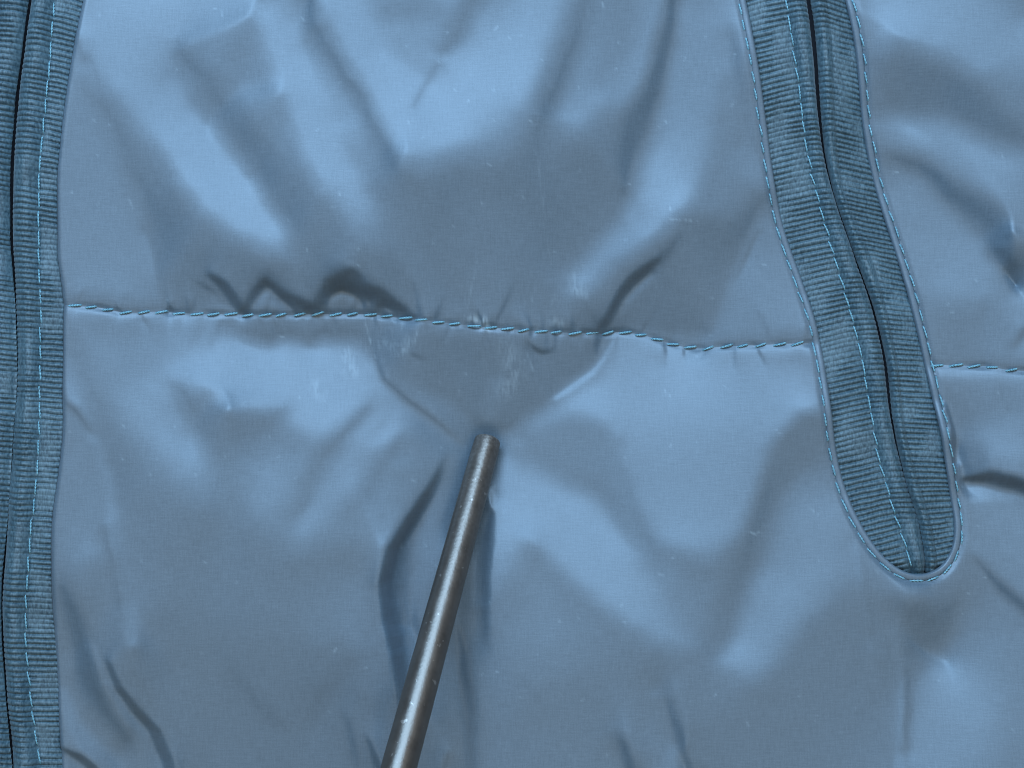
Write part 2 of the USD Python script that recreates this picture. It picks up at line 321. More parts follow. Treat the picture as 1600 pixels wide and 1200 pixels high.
def solve_cloth():
    from scipy.ndimage import map_coordinates, gaussian_filter
    import scipy.fft as sfft
    F = np.full(PX.shape, -0.08)
    for kind, v, soft, pts in FOLDS:
        paint(F, kind, v, soft * (1.25 if soft > 12 else 1.2), pts)
    rg = np.random.default_rng(3)
    for x in np.concatenate([np.arange(250, 1010, 15.0), np.arange(600, 1000, 23.0), np.arange(110, 1280, 36.0)]):      # small gathers along the seam
        x += rg.normal(0, 5); y = float(seam_y(x)); up = rg.random() < .6
        ln = rg.uniform(10, 36) * (-1 if up else 1); dx = rg.normal(0, 8); v = rg.uniform(-1.1, -.2)
        paint(F, 'S', v, 4.5, [(x, y, 2.4), (x + dx * .5, y + ln * .5, 2.4), (x + dx, y + ln, .8)], .8)
        paint(F, 'S', .45, 4, [(x + 6, y, 1.8), (x + 6 + dx * .5, y + ln * .5, 1.8), (x + 5 + dx, y + ln, .6)], .6)
    lean = np.zeros_like(F)
    for k in LEANS: paint(lean, *k)
    F += 0.10 * (meshkit.fbm(np.stack([PX / 70, PY / 110, PX * 0 + 3], -1), 4, 21) - 0.5)
    F += 0.05 * (meshkit.fbm(np.stack([PX / 14, PY / 20, PX * 0 + 7], -1), 3, 33) - 0.5)
    luma = 128 + np.where(F > 0, 60, 78) * F
    tgt = (luma / (128 - 78 * FLAT)) ** 2.2
    tgt = np.exp(np.log(tgt) - HP * gaussian_filter(np.log(tgt), 150 / GS))     # the whole lies level
    # where the half way direction between window and lens points, at each place
    wx, wy = (PX - 800) * MM, (600 - PY) * MM
    Pt = np.stack([wx, wy, 0 * wx], -1)
    l = np.array(WIN) - Pt; dl = np.linalg.norm(l, axis=-1, keepdims=True); l = l / dl
    v = np.array((0, 0, CAM_H)) - Pt; v /= np.linalg.norm(v, axis=-1, keepdims=True)
    hh = l + v
    hp, hq = hh[..., 0] / hh[..., 2], hh[..., 1] / hh[..., 2]
    jc, ic = np.argmin(abs(gy - 600)), np.argmin(abs(gx - 800))
    dp, dq = hp - hp[jc, ic], hq - hq[jc, ic]
    gain = (dl[jc, ic, 0] / dl[..., 0]) ** 1.3
    lt = np.log(np.clip(tgt / gain, .2, 2.15))
    R = gaussian_filter(RESP, 0.35)
    R[9:] = R[8]                    # past the brightest lean nothing more is gained
    R = np.log(R)
    def look(T, p, q):
        return map_coordinates(T, [np.clip((q + 1.2) / .2, 0, 12), np.clip((p + 1.2) / .2, 0, 12)], order=1)
    Rq, Rp = np.gradient(R, 0.2)
    edge = smooth((PX - GX0) / 120) * smooth((GX1 - PX) / 120) * smooth((PY - GY0) / 110) * smooth((GY1 - PY) / 110)

    def relax(h, lt, dp, dq, edge, cw, pt, d, iters, first):
        ny, nx = h.shape
        k = (sfft.rfftfreq(nx, d)[None, :] * 2 * np.pi) ** 2 + (sfft.fftfreq(ny, d)[:, None] * 2 * np.pi) ** 2
        k0 = 2 * np.pi / (K0 * MM); cm = cw.max()
        lap = lambda A: (np.roll(A, 1, 0) + np.roll(A, -1, 0) + np.roll(A, 1, 1) + np.roll(A, -1, 1) - 4 * A) / d ** 2
        vel = np.zeros_like(h)
        for it in range(iters):
            p = -(np.roll(h, -1, 1) - np.roll(h, 1, 1)) / (2 * d)      # leaning right
            q = (np.roll(h, -1, 0) - np.roll(h, 1, 0)) / (2 * d)       # leaning up, to the window
            pe, qe = p - dp, q - dq
            e = (look(R, pe, qe) - lt) * edge
            a = e * look(Rp, pe, qe) + CP * (p - pt) + 0.1 * np.maximum(abs(p) - .9, 0) * np.sign(p)
            b = e * look(Rq, pe, qe) + 0.004 * q + 0.1 * np.maximum(-q - 1.1, 0) * -1 + 0.6 * np.maximum(qe - .36, 0)
            if it < first:        # first lean everything simply to or from the window
                a = 0.15 * (p - pt); b = 0.5 * e + 0.05 * q
            g = (np.roll(a, -1, 1) - np.roll(a, 1, 1)) / (2 * d) - (np.roll(b, -1, 0) - np.roll(b, 1, 0)) / (2 * d)
            g = g + W0 * k0 ** 2 * h + lap(cw * lap(h))
            step = sfft.irfft2(sfft.rfft2(g, workers=4) / (k + k0 ** 2 + 1.5 * cm * k * k), s=g.shape, workers=4)
            vel = 0.85 * vel - 0.25 * step
            h = h + vel
            if DEBUG and it % 30 == 0: print(it, 'err', np.sqrt((e ** 2).mean()), 'range mm', h.min() * 1e3, h.max() * 1e3)
        return h
    cw = gaussian_filter(STIFF * np.where(abs(F - gaussian_filter(F, 7)) > .11, .03, 1.0), 1.6)      # the cloth bends easily only in its creases
    s2 = slice(None, None, 2)
    sub = lambda A: gaussian_filter(A, 0.8)[s2, s2]
    hc = relax(np.zeros_like(PX[s2, s2]), sub(lt), sub(dp), sub(dq), edge[s2, s2], cw[s2, s2], lean[s2, s2], 2 * GS * MM, ITERS, 60)
    h = map_coordinates(hc, [np.arange(NY) / 2.0, np.arange(NX) / 2.0] if False else np.meshgrid(np.arange(NY) / 2.0, np.arange(NX) / 2.0, indexing='ij'), order=3, mode='nearest')
    h = relax(h, lt, dp, dq, edge, cw, lean, GS * MM, ITERS // 3, 0)
    d = GS * MM
    q, p = np.gradient(h, d); p = -p
    pred = np.exp(look(R, p - dp, q - dq)) * gain
    return h, F, tgt, pred
# ------------------------------------------------------------------ helpers
from scipy.ndimage import gaussian_filter, map_coordinates
from scipy.interpolate import PchipInterpolator

def stretch(t, a, b):
    """outside the part in view the cloth simply runs on, drawn more coarsely"""
    t = np.asarray(t, float)
    lo, hi = np.maximum(a - t, 0), np.maximum(t - b, 0)
    return t - lo * lo / 12.0 + hi * hi / 12.0

def world(x, y, z):
    return np.stack(np.broadcast_arrays((stretch(x, -90, 1690) - 800) * MM, (600 - stretch(y, -80, 1280)) * MM, z), -1)

def define(path, v, f, mat, smooth=60):
    return usdkit.mesh(stage, path, (v, f), mat, smooth=smooth)

def sheet(P, flip=False):
    """triangles of a (rows, columns, 3) grid of points"""
    r, c = P.shape[:2]
    i = np.arange(r * c).reshape(r, c)
    a, b, cc, d = i[:-1, :-1], i[:-1, 1:], i[1:, 1:], i[1:, :-1]
    f = np.concatenate([np.stack([a, d, cc], -1).reshape(-1, 3), np.stack([a, cc, b], -1).reshape(-1, 3)])
    return P.reshape(-1, 3), (f[:, ::-1] if flip else f)

def curve(pts):
    pts = np.asarray(pts, float)
    yy = pts[:, 1]; xx = pts[:, 0]
    k0 = (xx[1] - xx[0]) / (yy[1] - yy[0]); k1 = (xx[-1] - xx[-2]) / (yy[-1] - yy[-2])
    yy = np.concatenate([[yy[0] - 400], yy, [yy[-1] + 400]]); xx = np.concatenate([[xx[0] - 400 * k0], xx, [xx[-1] + 400 * k1]])
    return PchipInterpolator(yy, xx, extrapolate=True)

def resample(pts, step, smoothing=0.0):
    from scipy.interpolate import splprep, splev
    pts = np.asarray(pts, float)
    tck, _ = splprep(pts.T, s=smoothing, k=3)
    q = np.array(splev(np.linspace(0, 1, 4000), tck)).T
    L = np.concatenate([[0], np.cumsum(np.hypot(*np.diff(q, axis=0).T))])
    s = np.arange(0, L[-1], step)
    return np.stack([np.interp(s, L, q[:, 0]), np.interp(s, L, q[:, 1])], 1)

def normals2(q):
    t = np.gradient(q, axis=0); t /= np.linalg.norm(t, axis=1, keepdims=True)
    return np.stack([t[:, 1], -t[:, 0]], 1)

class Prim: pass
def tag(path, **kw):
    p = stage.GetPrimAtPath(path)
    for k, v in kw.items(): p.SetCustomDataByKey(k, v)

# ------------------------------------------------------------------ more materials
def grosgrain(path, c0, c1):
    return usdkit.material(stage, L + path, {
        'g': ('geometry', {}),
        'm1': ('mapping', {'scale': (3600, 1500, 900)}), 'n1': ('noise_texture', {'scale': 1.0, 'detail': 2.0}),
        'n2': ('noise_texture', {'scale': 160.0, 'detail': 3.0}),
        'a': ('math', {'math_type': 'multiply_add', 'value2': 0.75}),
        'm': ('math', {'math_type': 'multiply', 'value2': 0.25}),
        'c': ('rgb_ramp', {'ramp': [(0.30, c0), (0.70, c1)]}),
        'bp': ('bump', {'strength': 0.55, 'distance': 0.00012}),
        'p': ('principled_bsdf', {'roughness': 0.50, 'specular_ior_level': 0.45, 'sheen_weight': 0.25, 'sheen_roughness': 0.45, 'sheen_tint': (0.65, 0.85, 1.0)}),
    }, [('g.position', 'm1.vector'), ('m1.vector', 'n1.vector'), ('g.position', 'n2.vector'), ('n2.fac', 'm.value1'), ('n1.fac', 'a.value1'), ('m.value', 'a.value3'),
        ('a.value', 'c.fac'), ('c.color', 'p.base_color'), ('n1.fac', 'bp.height'), ('bp.normal', 'p.normal')], surface='p.BSDF')
M_RIB = grosgrain('grosgrain', (0.012, 0.042, 0.066), (0.086, 0.160, 0.208))
M_DARK = usdkit.material(stage, L + 'pocket_lining', {'p': ('principled_bsdf', {'base_color': (0.012, 0.018, 0.03), 'roughness': 0.8})}, [], surface='p.BSDF')
M_THREAD = usdkit.material(stage, L + 'thread', {
    'g': ('geometry', {}), 'n': ('noise_texture', {'scale': 4200.0, 'detail': 1.0}),
    'c': ('rgb_ramp', {'ramp': [(0.3, (0.06, 0.22, 0.32)), (0.7, (0.22, 0.47, 0.58))]}),
    'p': ('principled_bsdf', {'roughness': 0.42, 'specular_ior_level': 0.5, 'sheen_weight': 0.15}),
}, [('g.position', 'n.vector'), ('n.fac', 'c.fac'), ('c.color', 'p.base_color')], surface='p.BSDF')
M_ROD = usdkit.material(stage, L + 'rod_coating', {
    'g': ('geometry', {}), 'm': ('mapping', {'scale': (1, 1, 1)}),
    'n': ('noise_texture', {'scale': 900.0, 'detail': 3.0}), 'n2': ('noise_texture', {'scale': 300.0, 'detail': 4.0, 'roughness': 0.6}), 'v': ('noise_texture', {'scale': 2300.0, 'detail': 1.0}),
    'c': ('rgb_ramp', {'ramp': [(0.30, (0.108, 0.102, 0.096)), (0.70, (0.138, 0.130, 0.122))]}),
    'ch': ('map_range', {'range_type': 'smoothstep', 'from_min': 0.655, 'from_max': 0.72, 'to_min': 0.0, 'to_max': 0.7}),
    'w': ('attribute', {'attribute': 'wear'}), 'mw': ('math', {'math_type': 'multiply_add', 'value3': 0.0}),
    'wr': ('map_range', {'from_min': 0.35, 'from_max': 0.7, 'to_min': 0.0, 'to_max': 1.0}),
    'mm': ('math', {'math_type': 'maximum'}),
    'mx': ('mix_color', {'blend_type': 'mix', 'b': (0.33, 0.32, 0.31)}),
    'r': ('map_range', {'from_min': 0.3, 'from_max': 0.7, 'to_min': 0.31, 'to_max': 0.38}),
    'bp': ('bump', {'strength': 0.25, 'distance': 0.00008}),
    'p': ('principled_bsdf', {'specular_ior_level': 1.0, 'metallic': 0.65, 'specular_tint': (1.0, 0.92, 0.84)}),
}, [('g.position', 'n.vector'), ('g.position', 'n2.vector'), ('g.position', 'v.vector'), ('n2.fac', 'c.fac'), ('c.color', 'mx.a'), ('n.fac', 'ch.value'),
    ('v.fac', 'wr.value'), ('w.fac', 'mw.value1'), ('wr.result', 'mw.value2'), ('mw.value', 'mm.value1'), ('ch.result', 'mm.value2'), ('mm.value', 'mx.fac'),
    ('mx.result', 'p.base_color'), ('n2.fac', 'r.value'), ('r.result', 'p.roughness'), ('v.fac', 'bp.height'), ('bp.normal', 'p.normal')], surface='p.BSDF')

# ------------------------------------------------------------------ the outlines, as drawn
EDGE_LEFT = curve([(125,0),(107,100),(92,210),(85,300),(86,390),(95,475),(95,600),(97,655),(92,725),(82,825),(83,900),(85,975),(92,1100),(100,1200)])
PLACKET_STITCH = curve([(85,0),(75,100),(65,200),(57,280),(56,400),(60,500),(60,600),(60,650),(55,750),(47,860),(42,980),(50,1080),(65,1175),(75,1240)])
PLACKET_GAP = curve([(47,0),(35,75),(21,165),(13,280),(11,360),(19,475),(23,575),(17,700),(10,825),(3,950),(8,1050),(24,1175),(32,1240)])
OPEN = [(1132,-190),(1150,-100),(1171,0),(1189,101),(1200,180),(1219,270),(1230,337),(1258,430),(1283,505),(1299,592),(1310,684),(1326,762),(1352,826),(1378,866),(1408,890),(1443,899),(1474,885),(1491,855),(1494,826),(1488,770),(1480,712),(1466,629),(1443,524),(1416,409),(1385,307),(1362,210),(1349,124),(1340,49),(1325,0),(1300,-100),(1278,-190)]
WELT_STITCH = curve([(1222,-60),(1233,0),(1244,71),(1254,127),(1265,210),(1287,307),(1315,405),(1333,469),(1352,542),(1364,620),(1375,693),(1397,785),(1425,881),(1432,930)])
WELT_GAP = curve([(1255,-60),(1269,0),(1280,82),(1287,157),(1296,225),(1314,300),(1332,356),(1352,415),(1375,482),(1393,565),(1402,657),(1420,748),(1443,831),(1450,895),(1452,930)])
WELT_FOLD = curve([(1283,-60),(1297,0),(1306,70),(1312,162),(1325,275),(1350,345),(1375,410),(1397,492),(1412,575),(1422,675),(1442,757),(1462,831),(1468,895),(1470,930)])
op = resample(OPEN, 3.0, 60.0)
on = normals2(op)                      # pointing out of the opening?
if inside(*(op + on * 6).T, op).mean() > 0.5: on = -on
LIP = 11.0
stitch_line = op + on * LIP

# ------------------------------------------------------------------ the cloth's height
h, FOLD_MAP, _t, _p = solve_cloth()
# folds that overhang: the cloth left of the line stands over the cloth right of it
def drop(line, fall, run, back):
    global h
    d, _ = seg_dist(PX, PY, line)
    a = np.asarray(line, float)
    s = np.where(PX > np.interp(PY, a[:, 1], a[:, 0]), d, -d)
    t = np.clip((PY - a[0, 1]) / (a[-1, 1] - a[0, 1]), 0, 1)
    ends = smooth(t / .45) * smooth((1 - t) / .30)
    prof = np.where(s < 0, .35 * np.exp(s / (back * .6)), np.where(s < run, .35 - smooth(s / run), -.65 * np.exp(-(np.maximum(s, run) - run) / back)))
    h = h + gaussian_filter(prof, 0.8) * fall * ends
drop([(690,700),(660,768),(632,812),(604,856),(591,910),(598,965),(612,1020),(624,1130)], .0026, 20, 60)
drop([(1456,585),(1468,630),(1480,680),(1490,730),(1505,790)], .0024, 20, 50)
d_, _ = seg_dist(PX, PY, [(760, 700), (742, 770), (725, 830)])      # the hollow the rod presses
h = h - 0.0011 * np.exp(-(d_ / 30.0) ** 2)
ys = seam_y(PX)
ds = PY - ys
h0 = gaussian_filter(h, 14)
tug = 0.4 + 1.2 * meshkit.noise(np.stack([PX / 22.0, PX * 0, PX * 0], -1), 4)
h = h - 0.00028 * np.exp(-(ds / 5.0) ** 2) * tug - 0.00020 * np.exp(-(ds / 14.0) ** 2)
dl_ = PX - EDGE_LEFT(PY)
roll = 10.0
h = h - np.where(dl_ < roll, 0.0010 * (1 - np.sqrt(np.maximum(1 - (1 - np.clip(dl_, 0, roll) / roll) ** 2, 0))), 0)
dp_, _ = seg_dist(PX, PY, stitch_line[::3])
ins = inside(PX, PY, stitch_line)
h = h - 0.00035 * np.exp(-(dp_ / 5.0) ** 2)

def height(x, y, H=None):
    H = h if H is None else H
    x, y = np.asarray(x, float), np.asarray(y, float)
    out = map_coordinates(H, [np.atleast_1d((y - GY0) / GS), np.atleast_1d((x - GX0) / GS)], order=1, mode='nearest')
    return out.reshape(np.broadcast(x, y).shape)

# marks of wear: rubbed streaks and spots that belong to the cloth
WEAR = np.zeros_like(PX)
for k in [
    ('S', .30, 2.2, [(745,408,.8),(736,450,1),(725,492,1)]), ('S', .5, 2.2, [(566,497,.8),(574,530,1.2),(583,558,.8)]), ('S', .35, 2.2, [(657,500,.8),(650,520,1),(643,545,.8)]),
    ('S', .5, 2.0, [(832,460,.8),(833,476,.8)]), ('S', .45, 2.2, [(867,458,.8),(862,490,1)]), ('S', .6, 9, [(737,500,4),(752,499,5),(760,510,3)]),
    ('S', .22, 14, [(538,545,4),(548,575,6)]), ('S', .2, 14, [(490,600,4),(496,612,6)]), ('S', .16, 22, [(790,540,8),(800,585,10),(790,610,8)]), ('S', .3, 2.5, [(822,545,1),(834,580,1)]),
    ('S', .2, 14, [(898,428,4),(905,448,6),(918,455,3)]), ('S', .4, 2.5, [(1049,340,.8),(1093,343,1.6),(1098,337,1)]), ('S', .25, 2.5, [(1046,610,2),(1052,618,2)]),
    ('S', .18, 2.2, [(838,240,.8),(848,300,1),(852,350,.8),(862,410,.8)]), ('S', .22, 14, [(590,530,3),(625,545,5),(632,530,3)]), ('S', .25, 9, [(868,500,3),(880,502,3)]),
    ('S', .45, 2.4, [(1100,548,1.2),(1096,556,1)]), ('S', .30, 3, [(197,310,1),(203,322,1)]), ('S', .5, 2.2, [(1172,832,1),(1182,836,1.5),(1188,832,1)]), ('S', .3, 3, [(1270,795,1),(1276,800,1)]),
]: paint(WEAR, *k)
grain = meshkit.fbm(np.stack([PX / 2.6 + PY / 30, PY / 13.0, PX * 0], -1), 2, 77)
WEAR *= 0.95 * np.clip((grain - 0.34) * 3.4, 0, 1.3)
rng = np.random.default_rng(11)
for n in range(190):                   # specks of lint
    x, y = rng.uniform(100, 1600), rng.uniform(0, 1200)
    paint(WEAR, 'S', rng.uniform(.15, .75), 2.0, [(x, y, .7), (x + rng.normal(0, 2), y + rng.normal(0, 2.5), .7)])

# ------------------------------------------------------------------ the jacket
UsdGeom.Xform.Define(stage, '/World/jacket')
tag('/World/jacket', label='blue quilted nylon jacket front with ribbed ribbon pocket and stitched seam', category='jacket')

def panel(name, upper):
    X, Y = PX.copy(), PY.copy()
    keep = np.ones(X.shape, bool)
    lim = 0.72 * GS
    # cut along the seam
    sd = (ys - Y) if upper else (Y - ys)
    keep &= sd > -lim
    sn = abs(sd) <= lim
    Y = np.where(sn, ys, Y)
    # the front edge
    sd = X - EDGE_LEFT(Y)
    keep &= sd > -lim
    X = np.where(abs(sd) <= lim, EDGE_LEFT(Y), X)
    # the pocket opening
    sd = np.where(ins, -dp_, dp_)
    keep &= sd > -lim
    near = (abs(sd) <= lim) & ~sn
    if near.any():
        from scipy.spatial import cKDTree
        fine = np.stack([np.interp(np.arange(0, len(stitch_line) - 1, .1), np.arange(len(stitch_line)), stitch_line[:, k]) for k in (0, 1)], 1)
        _, i = cKDTree(fine).query(np.stack([X[near], Y[near]], 1))
        X[near], Y[near] = fine[i, 0], fine[i, 1]
    Z = height(X, Y)
    r, c = X.shape
    i = np.arange(r * c).reshape(r, c)
    a, b, cc, d = i[:-1, :-1], i[:-1, 1:], i[1:, 1:], i[1:, :-1]
    f = np.concatenate([np.stack([a, d, cc], -1).reshape(-1, 3), np.stack([a, cc, b], -1).reshape(-1, 3)])
    f = f[keep.ravel()[f].all(1)]
    V = world(X, Y, Z).reshape(-1, 3)
    ar = np.cross(V[f[:, 1]] - V[f[:, 0]], V[f[:, 2]] - V[f[:, 0]])[:, 2]
    f = f[ar > 1e-13]
    used = np.unique(f); m = np.full(len(V), -1); m[used] = np.arange(len(used))
    V, f, W = V[used], m[f], WEAR.ravel()[used]
    # the turned-under fold of the front edge
    yy = np.arange(GY0, seam_y(95.0), 3.0) if upper else np.arange(seam_y(95.0), GY1, 3.0)
    xe = EDGE_LEFT(yy); ze = height(xe + .5, yy)
    P = np.stack([world(xe, yy, ze), world(xe - .6, yy, ze - .0004), world(xe + .5, yy, ze - .0009), world(xe + 8, yy, ze - .0014)], 1)
    v2, f2 = sheet(P, True)
    f = np.concatenate([f, f2 + len(V)]); W = np.concatenate([W, np.zeros(len(v2))]); V = np.concatenate([V, v2])
    path = '/World/jacket/' + name
    # shared smooth normals, kept as they are
    m_ = UsdGeom.Mesh.Define(stage, path)
    tm = trimesh.Trimesh(V, f, process=False)
    m_.CreatePointsAttr(Vt.Vec3fArray.FromNumpy(V.astype(np.float32)))
    m_.CreateFaceVertexCountsAttr(Vt.IntArray.FromNumpy(np.full(len(f), 3, np.int32)))
    m_.CreateFaceVertexIndicesAttr(Vt.IntArray.FromNumpy(f.astype(np.int32).ravel()))
    m_.CreateSubdivisionSchemeAttr('none')
    m_.CreateNormalsAttr(Vt.Vec3fArray.FromNumpy(tm.vertex_normals.astype(np.float32))); m_.SetNormalsInterpolation('vertex')
    UsdGeom.PrimvarsAPI(m_).CreatePrimvar('wear', Sdf.ValueTypeNames.FloatArray, 'vertex').Set(Vt.FloatArray.FromNumpy(W.astype(np.float32)))
    UsdShade.MaterialBindingAPI.Apply(m_.GetPrim()).Bind(M_NYLON)
    return path
P_UP = panel('quilted_panel', True)
P_LOW = panel('quilted_panel_001', False)
tag(P_UP, label='puffed nylon panel above the quilting seam')
tag(P_LOW, label='puffed nylon panel below the quilting seam, pressed in by the rod')

# the narrow turned edge of nylon round the pocket
zl = height(stitch_line[:, 0], stitch_line[:, 1])
prof = [(12.5, -.30), (11, -.10), (9.6, .02), (7.5, .12), (5, .15), (2.5, .10), (.9, -.05), (0, -.3), (.2, -.6), (3, -1.0), (8, -1.3)]
zb = np.interp(np.arange(len(zl)), np.arange(len(zl)), gaussian_filter(zl, 3))
wob = 0.00006 * (meshkit.noise(np.stack([np.arange(len(op)) / 4.5, np.zeros(len(op)), np.zeros(len(op))], -1), 8) - .5)
rows = []
for d, dz in prof:
    q = op + on * d
    rows.append(world(q[:, 0], q[:, 1], zb + dz * 1e-3 + wob * (dz > 0)))
v, f = sheet(np.stack(rows, 1))
if trimesh.Trimesh(v, f, process=False).face_normals[:, 2].mean() < 0: f = f[:, ::-1]
define('/World/jacket/pocket_edge', v, f, M_NYLON, 70)

# grosgrain ribbons: every rib a raised cord
def ribbon(path, cols, prof, y0, y1, tilt, pitch, amp, base, seed, per=9):
    """cols: (curve, offset) pairs from left to right; prof: rows of (column position 0..n-1, height in mm)"""
    ny = int((y1 - y0) / pitch * per)
    s = np.linspace(y0, y1, ny)
    n = len(cols)
    pos = np.linspace(0, n - 1, 12 * (n - 1) + 1)
    xs = np.stack([c(s) + o for c, o in cols], 1)
    X = np.stack([np.interp(pos, np.arange(n), xs[k]) for k in range(ny)])
    S = np.repeat(s[:, None], len(pos), 1)
    T = np.stack([np.interp(pos, [a for a, b in tilt(v)], [b for a, b in tilt(v)]) for v in s[::20]])
    T = np.stack([np.interp(s, s[::20], T[:, k]) for k in range(T.shape[1])], 1)
    dx = np.diff(X, axis=1, prepend=X[:, :1])
    off = np.cumsum(T * dx, 1)
    off -= off[:, [len(pos) // 2]]
    ripple = 2.2 * (meshkit.fbm(np.stack([S / 38, X / 30, X * 0], -1), 2, seed + 1) - .5)
    Y = S + off + ripple
    ph = (S - y0) / pitch + 0.7 * (meshkit.fbm(np.stack([S / 30, S * 0, S * 0], -1), 2, seed) - .5)
    rib = np.abs(np.sin(np.pi * ph)) ** 0.6 - 0.7
    A = amp * (0.25 + 1.15 * smooth((meshkit.fbm(np.stack([S / 46, X / 34, X * 0], -1), 2, seed + 2) - .22) / .42))
    flat = np.array([np.interp(pos, [a for a, b in prof(v)], [b for a, b in prof(v)]) for v in s[::10]])
    flat = np.stack([np.interp(s, s[::10], flat[:, k]) for k in range(flat.shape[1])], 1)
    flat = gaussian_filter(flat, (0, .7))
    und = 0.65 * (meshkit.fbm(np.stack([S / 48, X / 60, X * 0], -1), 2, seed + 5) - .5)
    yarn = 0.012 * np.sin(X * 2.1 + 2 * np.floor(ph)) * np.clip(rib + .5, 0, 1)
    Z = base(X, Y) + (flat + und + A * rib + yarn) * 1e-3
    v, f = sheet(world(X, Y, Z))
    define(path, v, f, M_RIB, 80)
    return X, Y, Z

low = lambda X, Y: height(X, Y, h0) - 0.00085 - 0.0016 * smooth((Y - 872) / 34)
OL = curve([p for p in OPEN if p[1] < 895][:15] + [(1408, 940)])
OR = curve([(1278,-190),(1300,-100),(1325,0),(1340,49),(1349,124),(1362,210),(1385,307),(1416,409),(1443,524),(1466,629),(1480,712),(1488,770),(1494,826),(1492,900),(1490,940)])
gapw = lambda y: np.interp(y, [-60, 60, 150, 300, 380, 480, 600, 690, 760, 900], [3.4, 3.4, 2.6, .8, .8, 1.8, 2.2, 1.2, .2, .2])
deep = lambda y: float(np.interp(y, [0, 250, 310, 380, 480, 650, 740, 800, 930], [1, 1, .75, .75, 1, 1, .6, .4, .3]))
G_L = lambda y: WELT_GAP(y) - gapw(y); G_R = lambda y: WELT_GAP(y) + gapw(y)
ribbon('/World/jacket/pocket_ribbon', [(OL, -22), (OL, 2), (WELT_STITCH, 0), (lambda y: (WELT_STITCH(y) + G_L(y)) / 2, 0), (G_L, 0), (G_L, -6)],
       lambda y: [(0, -.9), (1, -.2), (1.3, .08), (1.85, .1), (2, -.22), (2.12, .05), (2.5, .60), (2.9, .92), (3.3, .88), (3.6, .55), (3.85, -.05), (4, -.8 * deep(y)), (4.4, -1.8 * deep(y)), (5, -2.2 * deep(y))],
       -200, 925, lambda y: [(0, -.26), (1.9, -.22), (2.3, -.08), (5, 0)], 8.3, .38, low, 41)
ribbon('/World/jacket/pocket_ribbon_001', [(G_R, 6), (G_R, 0), (lambda y: (WELT_FOLD(y) + G_R(y)) / 2, 0), (WELT_FOLD, 0), (lambda y: (WELT_FOLD(y) + OR(y)) / 2, 0), (OR, 0), (OR, 18)],
       lambda y: [(0, -2.2 * deep(y)), (.6, -1.6 * deep(y)), (1, -.8 * deep(y)), (1.15, -.05), (1.4, .55), (1.75, .95), (2.15, 1.0), (2.55, .7), (2.88, .20), (3, .08), (3.2, .16), (4, .04), (5, -.2), (6, -.9)],
       -200, 925, lambda y: [(0, 0), (2.7, .0), (3.2, float(np.interp(y, [0, 400, 560, 750, 880], [.26, .20, .06, .04, -.25]))), (6, float(np.interp(y, [0, 400, 560, 750, 880], [.24, .18, .06, .05, -.35])))], 8.3, .38, low, 57)
v, f = sheet(np.stack([world(WELT_GAP(s_) + o, s_, height(WELT_GAP(s_), s_, h0) - .0036) for s_ in [np.arange(-200, 930, 10.0)] for o in (-60, 0, 60)], 1))
define('/World/jacket/pocket_lining', v, f, M_DARK, 30)

# front placket: two ribbons with a deep fold between them
pgw = lambda y: np.interp(y, [0, 250, 380, 470, 800, 900, 1200], [3.2, 3.2, 2.4, .6, .5, 1.8, .8])
pdp = lambda y: float(np.interp(y, [0, 300, 420, 520, 760, 850, 1000, 1200], [1, 1, .8, .35, .35, .8, .9, .5]))
P_L = lambda y: PLACKET_GAP(y) - pgw(y); P_R = lambda y: PLACKET_GAP(y) + pgw(y)
lowp = lambda X, Y: height(np.maximum(X, 40), Y, h0) - 0.0010
ribbon('/World/jacket/placket_ribbon', [(P_R, 7), (P_R, 0), (lambda y: (P_R(y) + PLACKET_STITCH(y)) / 2, 0), (PLACKET_STITCH, 0), (lambda y: (PLACKET_STITCH(y) + EDGE_LEFT(y)) / 2, 0), (EDGE_LEFT, 2), (EDGE_LEFT, 22)],
       lambda y: [(0, -2.2 * pdp(y)), (.6, -1.5 * pdp(y)), (1, -.8 * pdp(y)), (1.15, -.05), (1.45, .65), (1.9, 1.1), (2.3, 1.0), (2.65, .55), (2.9, .12), (3, -.12), (3.15, .1), (3.6, .14), (4.4, .0), (5, -.30), (6, -1.0)],
       -160, 1360, lambda y: [(0, .05), (2.5, float(np.interp(y, [0, 300, 600], [.12, .12, .06]))), (6, float(np.interp(y, [0, 200, 450, 700, 1200], [.34, .26, .10, .05, .04])))], 8.4, .38, lowp, 73)
ribbon('/World/jacket/placket_ribbon_001', [(P_L, -210), (P_L, -120), (P_L, -52), (P_L, -24), (P_L, 0), (P_L, -7)],
       lambda y: [(0, -6.0), (1, -2.6), (1.8, -.5), (2, -.45), (2.3, .05), (2.8, .5), (3.3, .55), (3.65, .15), (3.85, -.35), (4, -.9 * pdp(y)), (4.4, -1.5 * pdp(y)), (5, -2.2 * pdp(y))],
       -160, 1360, lambda y: [(0, .1), (5, .14)], 8.4, .38, lowp, 91)
v, f = sheet(np.stack([world(PLACKET_GAP(s_) + o, s_, lowp(PLACKET_GAP(s_), s_) - .0032) for s_ in [np.arange(-160, 1360, 10.0)] for o in (-60, 0, 60)], 1))
define('/World/jacket/placket_lining', v, f, M_DARK, 30)

